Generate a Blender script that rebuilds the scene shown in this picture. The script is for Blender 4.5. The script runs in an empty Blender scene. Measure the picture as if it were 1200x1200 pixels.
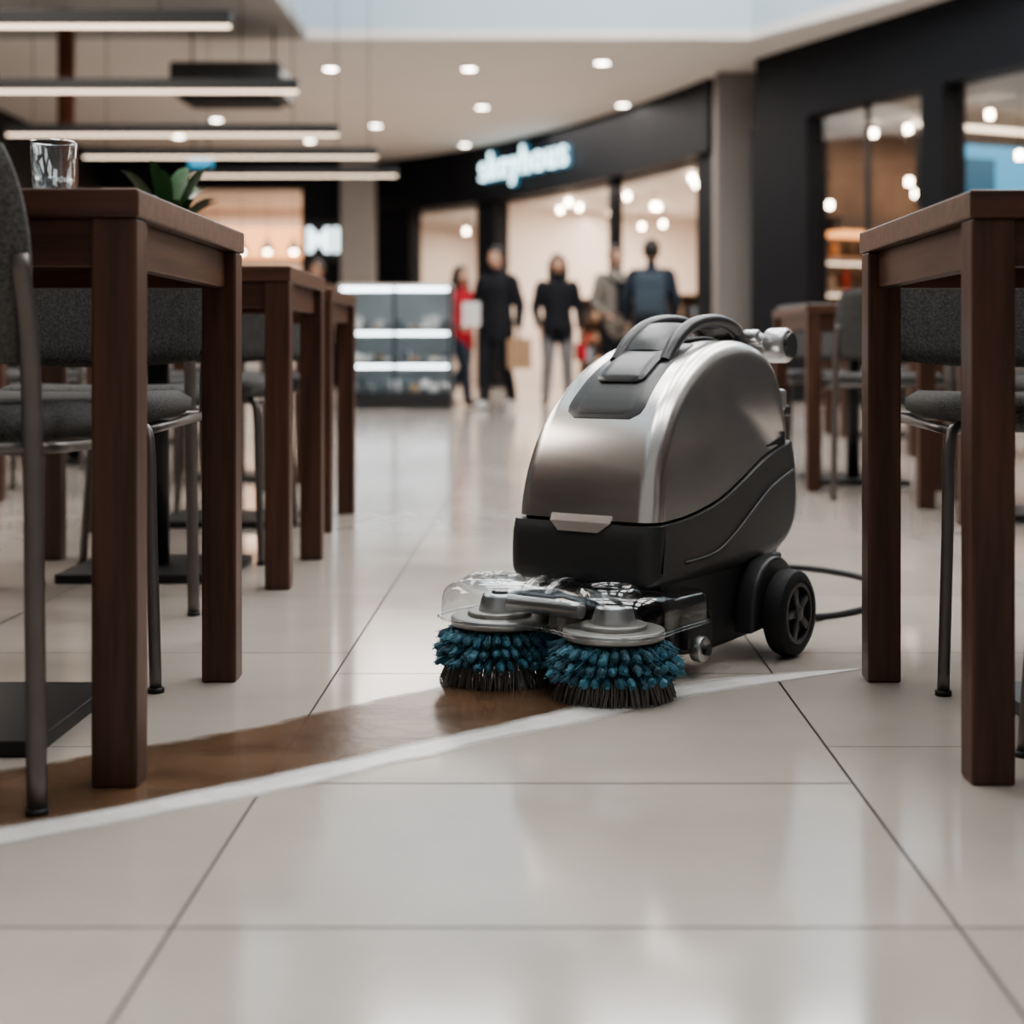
import bpy, bmesh, math, random
from mathutils import Vector, Matrix
from math import sin, cos, pi, radians
random.seed(7)
S = bpy.context.scene
COL = S.collection

# ------------------------------------------------------------------ materials
def mat(name, col, rough=0.5, metal=0.0, emit=None, estr=0.0, noise=0.0, nscale=(8,8,8), bump=0.0, col2=None, spec=0.5, island=0.0, rnoise=0.0):
    m = bpy.data.materials.new(name); m.use_nodes = True
    nt = m.node_tree; b = nt.nodes['Principled BSDF']
    b.inputs['Base Color'].default_value = (*col, 1)
    b.inputs['Roughness'].default_value = rough
    b.inputs['Metallic'].default_value = metal
    b.inputs['Specular IOR Level'].default_value = spec
    if emit:
        b.inputs['Emission Color'].default_value = (*emit, 1)
        b.inputs['Emission Strength'].default_value = estr
    if noise > 0 or bump > 0 or rnoise > 0:
        tc = nt.nodes.new('ShaderNodeTexCoord'); mp = nt.nodes.new('ShaderNodeMapping')
        mp.inputs['Scale'].default_value = nscale
        nt.links.new(tc.outputs['Object'], mp.inputs['Vector'])
        n = nt.nodes.new('ShaderNodeTexNoise'); n.inputs['Scale'].default_value = 1.0
        n.inputs['Detail'].default_value = 5; n.inputs['Roughness'].default_value = 0.6
        nt.links.new(mp.outputs['Vector'], n.inputs['Vector'])
        if noise > 0:
            r = nt.nodes.new('ShaderNodeValToRGB')
            c2 = col2 if col2 else tuple(c*(1-noise) for c in col)
            r.color_ramp.elements[0].position = 0.3; r.color_ramp.elements[1].position = 0.7
            r.color_ramp.elements[0].color = (*c2, 1); r.color_ramp.elements[1].color = (*col, 1)
            nt.links.new(n.outputs['Fac'], r.inputs['Fac'])
            nt.links.new(r.outputs['Color'], b.inputs['Base Color'])
        if bump > 0:
            bp = nt.nodes.new('ShaderNodeBump'); bp.inputs['Strength'].default_value = bump
            bp.inputs['Distance'].default_value = 0.002
            nt.links.new(n.outputs['Fac'], bp.inputs['Height']); nt.links.new(bp.outputs['Normal'], b.inputs['Normal'])
        if rnoise > 0:
            mr = nt.nodes.new('ShaderNodeMapRange')
            mr.inputs['To Min'].default_value = max(0.02, rough-rnoise); mr.inputs['To Max'].default_value = rough+rnoise
            nt.links.new(n.outputs['Fac'], mr.inputs['Value']); nt.links.new(mr.outputs['Result'], b.inputs['Roughness'])
    if island > 0:
        g = nt.nodes.new('ShaderNodeNewGeometry'); hs = nt.nodes.new('ShaderNodeHueSaturation')
        mr = nt.nodes.new('ShaderNodeMapRange'); mr.inputs['To Min'].default_value = 1-island; mr.inputs['To Max'].default_value = 1+island
        nt.links.new(g.outputs['Random Per Island'], mr.inputs['Value'])
        nt.links.new(mr.outputs['Result'], hs.inputs['Value'])
        src = b.inputs['Base Color']
        if src.is_linked:
            nt.links.new(src.links[0].from_socket, hs.inputs['Color'])
        else:
            hs.inputs['Color'].default_value = (*col, 1)
        nt.links.new(hs.outputs['Color'], b.inputs['Base Color'])
    return m

def emat(name, col, s):
    return mat(name, (0.02,0.02,0.02), 0.5, emit=col, estr=s)

WOODV = mat('walnut_vertical', (0.115,0.050,0.030), 0.42, noise=1, nscale=(45,45,3), col2=(0.040,0.017,0.010), bump=0.15)
WOODX = mat('walnut_top_x', (0.14,0.062,0.038), 0.36, noise=1, nscale=(3,45,45), col2=(0.055,0.023,0.014), bump=0.1)
WOODY = mat('walnut_top_y', (0.13,0.057,0.035), 0.40, noise=1, nscale=(45,3,45), col2=(0.05,0.021,0.013), bump=0.1)
BLACKM = mat('black_powder_coat', (0.012,0.012,0.013), 0.45, noise=0.2, nscale=(60,60,60))
FABRIC = mat('grey_fabric', (0.165,0.16,0.155), 0.95, noise=0.8, nscale=(300,300,300), bump=0.8, spec=0.2)
CHMET = mat('chair_metal', (0.19,0.17,0.16), 0.42, 0.8, noise=0.1, nscale=(30,30,30))
SILVER = mat('silver_shell', (0.76,0.73,0.70), 0.25, 0.94, noise=0.012, nscale=(1,120,120))
SILVER2 = mat('silver_trim', (0.58,0.58,0.58), 0.30, 0.9, noise=0.02, nscale=(30,30,30))
DARKPL = mat('charcoal_plastic', (0.040,0.040,0.041), 0.40, noise=0.15, nscale=(200,200,200), bump=0.06)
DARKPL2 = mat('charcoal_gloss', (0.050,0.050,0.052), 0.30, noise=0.1, nscale=(100,100,100))
RUBBER = mat('rubber', (0.016,0.016,0.017), 0.7, noise=0.2, nscale=(80,80,80))
BLUEB = mat('blue_bristle', (0.055,0.175,0.235), 0.6, island=0.6, noise=0.3, nscale=(150,150,150))
GREYB = mat('grey_bristle', (0.21,0.19,0.175), 0.7, island=0.5)
DISC = mat('brush_disc', (0.42,0.40,0.37), 0.40, 0.5, noise=0.1, nscale=(50,50,50))

def clear_mat(name, tint=(0.96,0.98,0.99), rough=0.03, base=0.04, gain=.9, pw_=4):
    m = bpy.data.materials.new(name); m.use_nodes = True; nt = m.node_tree
    nt.nodes.remove(nt.nodes['Principled BSDF'])
    out = nt.nodes['Material Output']
    t = nt.nodes.new('ShaderNodeBsdfTransparent'); t.inputs['Color'].default_value = (*tint,1)
    g = nt.nodes.new('ShaderNodeBsdfGlossy'); g.inputs['Roughness'].default_value = rough
    fr = nt.nodes.new('ShaderNodeLayerWeight'); fr.inputs['Blend'].default_value = .5
    pw = nt.nodes.new('ShaderNodeMath'); pw.operation='POWER'; pw.inputs[1].default_value=pw_
    nt.links.new(fr.outputs['Facing'], pw.inputs[0])
    ad = nt.nodes.new('ShaderNodeMath'); ad.operation='MULTIPLY_ADD'; ad.use_clamp=True; ad.inputs[1].default_value = gain; ad.inputs[2].default_value=base
    nt.links.new(pw.outputs[0], ad.inputs[0])
    mx = nt.nodes.new('ShaderNodeMixShader')
    nt.links.new(ad.outputs[0], mx.inputs[0]); nt.links.new(t.outputs[0], mx.inputs[1]); nt.links.new(g.outputs[0], mx.inputs[2])
    nt.links.new(mx.outputs[0], out.inputs['Surface'])
    return m
CLEAR = clear_mat('clear_plastic', (0.90,0.92,0.93), 0.06, 0.10, .75)
GLASS = clear_mat('shop_glass', (0.95,0.96,0.97), 0.02, .02, .3)
TUMB = clear_mat('tumbler_glass', (0.90,0.93,0.94), 0.03, 0.08, 1.0, 3)

# ------------------------------------------------------------------ mesh builder
class MB:
    def __init__(s): s.v=[]; s.f=[]; s.m=[]; s.mats=[]; s.sm=[]
    def mi(s, m):
        if m not in s.mats: s.mats.append(m)
        return s.mats.index(m)
    def add(s, vs, fs, m, smooth=False):
        o=len(s.v); k=s.mi(m); s.v += [tuple(v) for v in vs]
        for f in fs: s.f.append([i+o for i in f]); s.m.append(k); s.sm.append(smooth)
    def bm(s, bm, m, smooth=False):
        bm.verts.index_update()
        s.add([v.co.copy() for v in bm.verts], [[v.index for v in f.verts] for f in bm.faces], m, smooth); bm.free()
    def box(s, c, d, m, bev=0.0, rot=None, seg=2, smooth=False):
        bm=bmesh.new(); bmesh.ops.create_cube(bm, size=1)
        bmesh.ops.scale(bm, vec=Vector(d), verts=bm.verts)
        if bev>0: bmesh.ops.bevel(bm, geom=bm.edges[:], offset=bev, segments=seg, affect='EDGES', profile=0.5)
        if rot is not None: bmesh.ops.transform(bm, matrix=rot, verts=bm.verts)
        bmesh.ops.translate(bm, vec=Vector(c), verts=bm.verts)
        s.bm(bm, m, smooth)
    def cyl(s, c, r, h, m, r2=None, axis='Z', n=32, bev=0.0, smooth=True):
        r2 = r if r2 is None else r2
        pr=[(0,-h/2)]
        if bev>0: pr += [(r-bev,-h/2),(r-bev*.3,-h/2+bev*.3),(r,-h/2+bev),(r2,h/2-bev),(r2-bev*.3,h/2-bev*.3),(r2-bev,h/2)]
        else: pr += [(r,-h/2),(r,-h/2),(r2,h/2),(r2,h/2)]
        pr += [(0,h/2)]
        s.lathe(c, pr, m, axis, n, smooth)
    def lathe(s, c, pr, m, axis='Z', n=32, smooth=True):
        vs=[];fs=[]
        for (r,z) in pr:
            for i in range(n):
                a=2*pi*i/n
                p=(r*cos(a), r*sin(a), z)
                if axis=='X': p=(p[2],p[0],p[1])
                elif axis=='Y': p=(p[1],p[2],p[0])
                vs.append((p[0]+c[0],p[1]+c[1],p[2]+c[2]))
        for k in range(len(pr)-1):
            for i in range(n):
                j=(i+1)%n
                fs.append([k*n+i,k*n+j,(k+1)*n+j,(k+1)*n+i])
        bm=bmesh.new(); bv=[bm.verts.new(v) for v in vs]
        for f in fs:
            try: bm.faces.new([bv[i] for i in f])
            except: pass
        bmesh.ops.remove_doubles(bm, verts=bm.verts, dist=1e-6)
        s.bm(bm, m, smooth)
    def tube(s, pts, rad, m, n=10, smooth=True, cap=True, flat=None):
        P=[Vector(p) for p in pts]
        if not isinstance(rad,(list,tuple)): rad=[rad]*len(P)
        vs=[];fs=[]
        t=(P[1]-P[0]).normalized()
        up=Vector((0,1,0)) if abs(t.y)<0.9 else Vector((0,0,1))
        if flat is not None: up=Vector(flat)
        for k,p in enumerate(P):
            if k==0: t=(P[1]-P[0])
            elif k==len(P)-1: t=P[-1]-P[-2]
            else: t=(P[k+1]-P[k]).normalized()+(P[k]-P[k-1]).normalized()
            t.normalize()
            b=(up - t*up.dot(t)); 
            if b.length<1e-5: b=Vector((1,0,0))
            b.normalize(); a=b.cross(t).normalized(); up=b
            r=rad[k]; rx,ry = (r if isinstance(r,(tuple,list)) else (r,r))
            for i in range(n):
                th=2*pi*i/n
                vs.append(p+a*rx*cos(th)+b*ry*sin(th))
        for k in range(len(P)-1):
            for i in range(n):
                j=(i+1)%n
                fs.append([k*n+i,k*n+j,(k+1)*n+j,(k+1)*n+i])
        if cap:
            fs.append(list(range(n))[::-1]); fs.append([(len(P)-1)*n+i for i in range(n)])
        s.add(vs,fs,m,smooth)
    def ell(s, c, r, m, u=16, v=10, rot=None):
        bm=bmesh.new(); bmesh.ops.create_uvsphere(bm,u_segments=u,v_segments=v,radius=1)
        bmesh.ops.scale(bm,vec=Vector(r),verts=bm.verts)
        if rot is not None: bmesh.ops.transform(bm,matrix=rot,verts=bm.verts)
        bmesh.ops.translate(bm,vec=Vector(c),verts=bm.verts); s.bm(bm,m,True)
    def mesh(s, name, fixn=True):
        me=bpy.data.meshes.new(name); me.from_pydata(s.v,[],s.f)
        for m in s.mats: me.materials.append(m)
        me.polygons.foreach_set('material_index', s.m); me.polygons.foreach_set('use_smooth', s.sm)
        if fixn:
            bm=bmesh.new(); bm.from_mesh(me); bmesh.ops.recalc_face_normals(bm, faces=bm.faces); bm.to_mesh(me); bm.free()
        me.update(); return me
    def obj(s, name, parent=None, loc=(0,0,0), rz=0, fixn=True, sharp=None):
        me=s.mesh(name, fixn)
        if sharp is not None: me.set_sharp_from_angle(angle=radians(sharp))
        return mkobj(name, me, parent, loc, rz)
def mkobj(name, data, parent=None, loc=(0,0,0), rz=0):
    o=bpy.data.objects.new(name, data); COL.objects.link(o); o.location=loc; o.rotation_euler=(0,0,rz)
    if parent: o.parent=parent
    return o
def catmull(pts, k=6):
    P=[Vector(p) for p in pts]; out=[]
    for i in range(len(P)-1):
        p0=P[max(i-1,0)];p1=P[i];p2=P[i+1];p3=P[min(i+2,len(P)-1)]
        for j in range(k):
            t=j/k
            out.append(0.5*((2*p1)+(p2-p0)*t+(2*p0-5*p1+4*p2-p3)*t*t+(-p0+3*p1-3*p2+p3)*t**3))
    out.append(P[-1]); return out

# ------------------------------------------------------------------ camera
cam=bpy.data.cameras.new('camera'); co=bpy.data.objects.new('camera',cam); COL.objects.link(co)
co.location=(0,0,0.54); co.rotation_euler=(radians(90),0,0)
cam.sensor_width=36; cam.lens=54; cam.shift_x=-0.0275; cam.shift_y=-0.1517
cam.dof.use_dof=True; cam.dof.focus_distance=2.42; cam.dof.aperture_fstop=3.1
cam.clip_end=200
S.camera=co

# ------------------------------------------------------------------ floor
tile=mat('floor_tile',(0.50,0.445,0.395),0.115,noise=0.14,nscale=(3,3,3),island=0.04,rnoise=0.04,spec=0.85)
grout=mat('floor_grout',(0.09,0.08,0.075),0.8,noise=0.2,nscale=(40,40,40))
fb=MB()
fb.add([(-14,-4,-0.003),(12,-4,-0.003),(12,38,-0.003),(-14,38,-0.003)],[[0,1,2,3]],grout)
g=0.0018
for c in range(-18,16):
    x0=-0.348+c*0.744; x1=x0+0.744
    if c==0:
        ys=[1.944-0.674*9+0.674*i for i in range(9)]; ys=[y for y in ys if y<1.1]+[1.453]+[1.944+0.674*i for i in range(54)]
    elif c%2: ys=[1.453+0.674*i for i in range(-8,55)]
    else: ys=[1.27+0.674*i for i in range(-8,55)]
    for a,b in zip(ys[:-1],ys[1:]):
        fb.add([(x0+g,a+g,0),(x1-g,a+g,0),(x1-g,b-g,0),(x0+g,b-g,0)],[[0,1,2,3]],tile)
fb.obj('floor',fixn=False)

# floor streaks ------------------------------------------------------
def streak_mat(name, c1, c2, rough, amin, amax, edge, wob, sc, spec=.5, wsc=14):
    m=bpy.data.materials.new(name); m.use_nodes=True; nt=m.node_tree; b=nt.nodes['Principled BSDF']
    def math_(op,a,bb,clamp=False):
        n=nt.nodes.new('ShaderNodeMath'); n.operation=op; n.use_clamp=clamp
        for i,v in enumerate((a,bb)):
            if isinstance(v,(int,float)): n.inputs[i].default_value=v
            else: nt.links.new(v,n.inputs[i])
        return n.outputs[0]
    def noise(scale,det):
        mp=nt.nodes.new('ShaderNodeMapping'); mp.inputs['Scale'].default_value=scale
        nt.links.new(uv.outputs['Object'],mp.inputs['Vector'])
        n=nt.nodes.new('ShaderNodeTexNoise'); n.inputs['Scale'].default_value=1; n.inputs['Detail'].default_value=det; n.inputs['Roughness'].default_value=.55
        nt.links.new(mp.outputs['Vector'],n.inputs['Vector']); return n.outputs['Fac']
    uv=nt.nodes.new('ShaderNodeTexCoord')
    n1=noise(sc,4); n2=noise((wsc,wsc,wsc),4)
    r=nt.nodes.new('ShaderNodeValToRGB'); r.color_ramp.elements[0].position=.3; r.color_ramp.elements[1].position=.7
    r.color_ramp.elements[0].color=(*c1,1); r.color_ramp.elements[1].color=(*c2,1)
    nt.links.new(n1,r.inputs['Fac']); nt.links.new(r.outputs['Color'],b.inputs['Base Color'])
    b.inputs['Roughness'].default_value=rough; b.inputs['Specular IOR Level'].default_value=spec
    bp=nt.nodes.new('ShaderNodeBump'); bp.inputs['Strength'].default_value=.25; bp.inputs['Distance'].default_value=.002
    n3=noise((30,30,30),3); nt.links.new(n3,bp.inputs['Height']); nt.links.new(bp.outputs['Normal'],b.inputs['Normal'])
    sp=nt.nodes.new('ShaderNodeSeparateXYZ'); nt.links.new(uv.outputs['UV'],sp.inputs[0])
    inv=math_('SUBTRACT',1.0,sp.outputs['Y']); mn=math_('MINIMUM',sp.outputs['Y'],inv)
    w=math_('MULTIPLY',math_('SUBTRACT',n2,.45),wob)
    dv=math_('DIVIDE',math_('ADD',mn,w),edge,True)
    mr=nt.nodes.new('ShaderNodeMapRange'); mr.inputs['From Min'].default_value=.3; mr.inputs['From Max'].default_value=.6
    mr.inputs['To Min'].default_value=amin; mr.inputs['To Max'].default_value=amax; nt.links.new(n1,mr.inputs['Value'])
    nt.links.new(math_('MULTIPLY',dv,mr.outputs['Result']),b.inputs['Alpha'])
    return m
def streak(name, top, bot, m, z, jit):
    T=catmull([(x,y,z) for x,y in top],8); B=catmull([(x,y,z) for x,y in bot],8)
    rnd=random.Random(3); vs=[];fs=[];uvs=[]
    K=6; n=len(T)
    for i in range(n):
        j=Vector((rnd.uniform(-1,1),rnd.uniform(-1,1),0))*jit; j2=Vector((rnd.uniform(-1,1),rnd.uniform(-1,1),0))*jit
        a=T[i]+j; b=B[i]+j2
        for k in range(K+1):
            vs.append(a.lerp(b,k/K)); uvs.append((i/(n-1),k/K))
    for i in range(n-1):
        for k in range(K):
            q=i*(K+1)+k; fs.append([q,q+1,q+K+2,q+K+1])
    me=bpy.data.meshes.new(name); me.from_pydata(vs,[],fs); me.materials.append(m)
    ul=me.uv_layers.new(name='UV')
    for l in me.loops: ul.data[l.index].uv=uvs[l.vertex_index]
    bm=bmesh.new(); bm.from_mesh(me); bmesh.ops.recalc_face_normals(bm,faces=bm.faces)
    bm.faces.ensure_lookup_table()
    if bm.faces[0].normal.z<0: bmesh.ops.reverse_faces(bm,faces=bm.faces)
    bm.to_mesh(me); bm.free()
    mkobj(name,me)
edgeM=[(.13,2.44),(-.041,2.26),(-.159,2.15),(-.265,2.046),(-.362,1.956),(-.452,1.88),(-.536,1.81),(-.617,1.755),(-.698,1.714),(-.80,1.66)]
topB=[(.12,2.66),(-.09,2.59),(-.19,2.49),(-.302,2.375),(-.411,2.25),(-.515,2.160),(-.612,2.08),(-.702,2.01),(-.79,1.955),(-.88,1.91)]
lowB=[(x-.002,y-.018) for x,y in edgeM]
edgeW=[(.555,2.655),(.3876,2.613),(.234,2.540)]+[(x,y+.016) for x,y in edgeM]
botW=[(.545,2.645),(.3745,2.520),(.224,2.412),(.100,2.282),(-.04,2.166),(-.153,2.060),(-.255,1.960),(-.348,1.872),(-.4355,1.802),(-.5186,1.744),(-.5955,1.686),(-.671,1.640),(-.77,1.594)]
streak('dirty_water_streak',topB,lowB,streak_mat('brown_streak',(0.085,0.047,0.026),(0.165,0.100,0.060),0.20,0.86,0.96,0.10,.22,(11,11,11),.28),0.0010,0.001)
streak('clean_foam_streak',edgeW,botW,streak_mat('foam_white',(0.74,0.72,0.69),(0.86,0.84,0.81),0.22,0.80,1.0,0.30,.34,(8,8,8),.5,9),0.0016,0.0)

# ------------------------------------------------------------------ tables
def table(x0,x1,y0,y1,leg=0.057,H=0.75):
    cx=(x0+x1)/2; cy=(y0+y1)/2; w=x1-x0; d=y1-y0
    e=bpy.data.objects.new('dining_table',None); COL.objects.link(e); e.location=(cx,cy,0)
    b=MB(); b.box((0,0,H-.018),(w+.006,d+.006,.036),WOODX,.003); b.obj('top',e)
    b=MB()
    for s in (-1,1):
        b.box((0,s*(d/2-leg/2),H-.066),(w-leg*2,.022,.06),WOODX,.002)
        b.box((s*(w/2-leg/2),0,H-.066),(.022,d-leg*2,.06),WOODY,.002)
    b.obj('apron',e)
    k=1
    for sx in (-1,1):
        for sy in (-1,1):
            b=MB(); b.box((sx*(w/2-leg/2),sy*(d/2-leg/2),(H-.036)/2+.0),(leg,leg,H-.036),WOODV,.004); b.obj('leg_%d'%k,e); k+=1
    b=MB(); b.box((0,0,.011),(.40,.38,.022),BLACKM,.003); b.cyl((0,0,.37),.028,.70,BLACKM,n=20); b.box((0,0,H-.042),(.25,.25,.01),BLACKM)
    b.obj('pedestal',e)
    return e
table(-1.254,-.504,1.917,2.60)
table(-1.33,-.580,3.55,4.13)
table(-1.39,-.640,4.70,5.33)
table(-1.70,-.98,6.5,7.15)
table(.543,1.29,1.93,2.597,leg=.055)
table(1.07,1.62,6.15,7.05)
table(1.345,2.05,4.90,5.5)
for y in (5.7,7.5,9.4): table(-2.75,-2.0,y,y+.65)
for y in (8.3,10.2): table(2.0,2.7,y,y+.65)

# ------------------------------------------------------------------ chairs
def chair_meshes():
    P={}
    def pad(w,d,t,fn,nx=14,ny=14):
        vs=[];fs=[]
        top=[];bot=[]
        for i in range(nx+1):
            for j in range(ny+1):
                u=-1+2*i/nx; v=-1+2*j/ny
                k=1-0.10*(u*u*v*v)
                x,y=u*k*w/2,v*k*d/2
                e=max(abs(u),abs(v)); edge=max(0,(e-.82)/.18)
                hh=t/2*math.sqrt(max(0,1-edge*edge*.85))
                top.append(fn(x,y,hh)); bot.append(fn(x,y,-hh))
        N=ny+1; vs=top+bot; M=len(top)
        for i in range(nx):
            for j in range(ny):
                q=i*N+j
                fs.append([q,q+N,q+N+1,q+1]); fs.append([M+q,M+q+1,M+q+N+1,M+q+N])
        for i in range(nx):
            q=i*N; fs.append([q,M+q,M+q+N,q+N]); q=i*N+ny; fs.append([q,q+N,M+q+N,M+q])
        for j in range(ny):
            q=j; fs.append([q,q+1,M+q+1,M+q]); q=nx*N+j; fs.append([q,M+q,M+q+1,q+1])
        return vs,fs
    b=MB(); v,f=pad(.44,.43,.05,lambda x,y,h:(x,y+.01,.452+h+.1*x*x-.01*(y/.22)**2*(1 if y>0 else .3))); b.add(v,f,FABRIC,True); P['seat']=b.mesh('seat')
    def backf(x,y,h):
        z=.660+y; yy=-.215-.06*(z-.45)/.3+.60*x*x
        return (x,yy+h,z)
    b=MB(); v,f=pad(.455,.28,.034,backf); b.add(v,f,FABRIC,True); P['back']=b.mesh('back')
    b=MB()
    for s in (-1,1):
        b.tube(catmull([(s*.232,-.215,0),(s*.226,-.205,.25),(s*.222,-.20,.44),(s*.222,-.215,.56),(s*.216,-.235,.66)],4),[(.0125,.0095)]*17 ,CHMET,n=12)
        b.tube(catmull([(s*.232,.215,0),(s*.220,.195,.25),(s*.212,.180,.40),(s*.19,.165,.425),(s*.14,.15,.428)],4),.0100,CHMET,n=10)
        b.tube([(s*.222,-.20,.43),(s*.205,.0,.422),(s*.205,.175,.418)],.008,CHMET,n=8)
        for yy,xx in((-.215,.232),(.215,.232)): b.cyl((s*xx,yy,.004),.0135,.008,BLACKM,n=12)
    b.tube([(-.222,-.2,.43),(.222,-.2,.43)],.008,CHMET,n=8)
    b.tube([(-.20,.165,.424),(.20,.165,.424)],.008,CHMET,n=8)
    P['frame']=b.mesh('frame')
    return P
CH=chair_meshes()
def chair(x,y,r=0):
    e=bpy.data.objects.new('dining_chair',None); COL.objects.link(e); e.location=(x,y,0); e.rotation_euler=(0,0,radians(r))
    for k,m in CH.items(): mkobj(k,m,e)
chair(-.825,2.025,0); chair(-.85,2.685,180)
chair(-.955,3.42,0); chair(-.955,4.20,180); chair(-1.015,4.70,0) ; chair(-1.015,5.48,180)
chair(-1.34,6.4,0); chair(-1.34,7.25,180)
chair(.875,2.665,180); chair(.885,1.86,0)
chair(1.34,6.02,0); chair(1.36,7.2,180); chair(1.81,5.58,180); chair(1.70,4.80,0)
for y in (5.7,7.5,9.4):
    chair(-2.375,y-.1,0); chair(-2.375,y+.76,180)
for y in (8.3,10.2):
    chair(2.35,y-.1,0); chair(2.35,y+.76,180)

# tumbler
e=bpy.data.objects.new('water_tumbler',None); COL.objects.link(e); e.location=(-.672,2.12,.75)
b=MB(); b.lathe((0,0,0),[(0,0),(.024,0),(.026,.003),(.031,.085),(.0302,.0865),(.0290,.085),(.0240,.012),(0,.012)],TUMB); b.obj('glass',e)
b=MB(); b.lathe((0,0,0),[(0,.0125),(.0238,.0125),(.0258,.036),(0,.036)],TUMB); b.obj('water',e)
# plant
LEAF=mat('leaf_green',(0.045,0.13,0.045),0.4,noise=.5,nscale=(20,20,20))
POT=mat('pot_ceramic',(0.35,0.33,0.31),0.5,noise=.1,nscale=(20,20,20))
SOIL=mat('soil',(0.03,0.02,0.015),.9,noise=.5,nscale=(60,60,60))
e=bpy.data.objects.new('potted_plant',None); COL.objects.link(e); e.location=(-.93,3.84,.75)
b=MB(); b.lathe((0,0,0),[(0,0),(.04,0),(.055,.09),(.05,.09),(.045,.075),(0,.075)],POT); b.cyl((0,0,.074),.046,.006,SOIL); b.obj('pot',e)
b=MB(); rr=random.Random(5)
for i in range(26):
    a=rr.uniform(0,2*pi); L=rr.uniform(.08,.15); h=rr.uniform(.06,.23); w=rr.uniform(.018,.028)
    d=Vector((cos(a),sin(a),0)); s=Vector((-sin(a),cos(a),0)); vs=[];fs=[]
    for k in range(7):
        t=k/6; c=Vector((0,0,.07))+d*(L*t)+Vector((0,0,h*(1.6*t-.7*t*t)))
        ww=w*math.sin(pi*min(1,max(.06,t*.97+.02)))**.8
        vs+= [c-s*ww+Vector((0,0,ww*.3)),c,c+s*ww+Vector((0,0,ww*.3))]
    for k in range(6):
        q=k*3; fs+=[[q,q+1,q+4,q+3],[q+1,q+2,q+5,q+4]]
    b.add(vs,fs,LEAF,True)
b.obj('leaves',e)

# ------------------------------------------------------------------ FLOOR SCRUBBER
R=bpy.data.objects.new('floor_scrubber_machine',None); COL.objects.link(R); R.location=(.025,2.51,0); R.rotation_euler=(0,0,radians(-34.5))
def dense(prof,k=4): return [(p.x,p.y) for p in catmull([(a,b,0) for a,b in prof],k)]
def pillow(b, prof, hw, r, m, taper=lambda y,z:1.0, seg=7, seamset=None, cx=0):
    """extrude closed (y,z) profile across x with rounded edges; points in seamset are only inset horizontally at the ends"""
    n=len(prof); P=[Vector(p) for p in prof]
    area=sum(P[i].x*P[(i+1)%n].y-P[(i+1)%n].x*P[i].y for i in range(n))
    sg=1 if area>0 else -1
    nor=[]
    for i in range(n):
        t1=(P[i]-P[i-1]); t2=(P[(i+1)%n]-P[i])
        t=(t1.normalized() if t1.length>1e-9 else Vector((0,0)))+(t2.normalized() if t2.length>1e-9 else Vector((0,0))); 
        if t.length<1e-6: t=t2
        t.normalize(); nor.append(Vector((-t.y,t.x))*sg)
    if seamset:
        ymin=min(P[i].x for i in seamset); ymax=max(P[i].x for i in seamset)
        for i in seamset:
            y=P[i].x; 
            f=max(0,1-(y-ymin)/(r*1.2)); g_=max(0,1-(ymax-y)/(r*1.2))
            nor[i]=Vector((f-g_,0))
    seq=[( hw-r+r*cos(th_), r*(1-sin(th_))) for th_ in [pi/2*k/seg for k in range(seg+1)]]
    seq=seq+[(-x,i) for x,i in reversed(seq)]
    vs=[];fs=[]
    for x,ins in seq:
        for i in range(n):
            q=P[i]+nor[i]*ins
            vs.append((cx+x*taper(q.x,q.y),q.x,q.y))
    for k in range(len(seq)-1):
        for i in range(n):
            j=(i+1)%n; fs.append([k*n+i,k*n+j,(k+1)*n+j,(k+1)*n+i])
    fs.append(list(range(n))); fs.append([(len(seq)-1)*n+i for i in range(n)])
    b.add(vs,fs,m,True)
front=[(.078,.268),(.084,.305),(.097,.355),(.123,.41),(.165,.462),(.225,.508),(.29,.540),(.36,.561),(.44,.570),(.51,.563),(.565,.542),(.600,.50),(.613,.44),(.616,.386)]
seam=[(.616,.386),(.56,.376),(.48,.356),(.40,.326),(.31,.295),(.22,.277),(.15,.270),(.078,.268)]
fd=dense(front); sd=dense(seam)
tap=lambda y,z: 1-0.50*max(0,z-.30)-1.0*max(0,z-.30)**2
b=MB(); prof=fd[:-1]+sd[:-1]; pillow(b, prof, .140, .034, SILVER, tap, seamset=list(range(len(fd)-1,len(prof)))+[0]); b.obj('upper_shell',R,sharp=35)
low=[(.616,.380),(.626,.33),(.622,.26),(.600,.205),(.53,.172),(.40,.160),(.25,.158),(.12,.158),(.082,.160),(.068,.172),(.065,.20),(.067,.24),(.074,.262)]
lowd=dense(low); sd2=[(y,z-.005) for y,z in reversed(sd)]
prof=lowd[:-1]+[(.074,.262)]+[p for p in sd2 if .08<p[0]<.615]
b=MB(); pillow(b, prof, .147, .030, DARKPL, lambda y,z:1.0-.03*max(0,(z-.27)/.1), seamset=list(range(len(lowd)-1,len(prof)))+[0]); b.obj('lower_body',R,sharp=35)
b=MB(); gp=[(y,z+.012) for y,z in sd]+[(y,z-.014) for y,z in reversed(sd)]
gp=[(min(max(y,.088),.605),z) for y,z in gp]; pillow(b,gp,.134,.03,RUBBER,seamset=list(range(len(gp)))); b.obj('seam_gasket',R,sharp=35)
b=MB()
for s in (-1,1):
    pts=[(s*.1475,.17,.195),(s*.1475,.27,.20),(s*.1475,.34,.222),(s*.1475,.42,.262),(s*.147,.50,.30),(s*.146,.59,.325)]
    b.tube(catmull(pts,5),(.0030),DARKPL,n=8)
b.obj('body_rib',R)
b=MB(); pr=[(-.060,.276,.0795),(.060,.276,.0795),(.060,.264,.0735),(.040,.248,.0668),(-.040,.248,.0668),(-.060,.264,.0735)]
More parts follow.
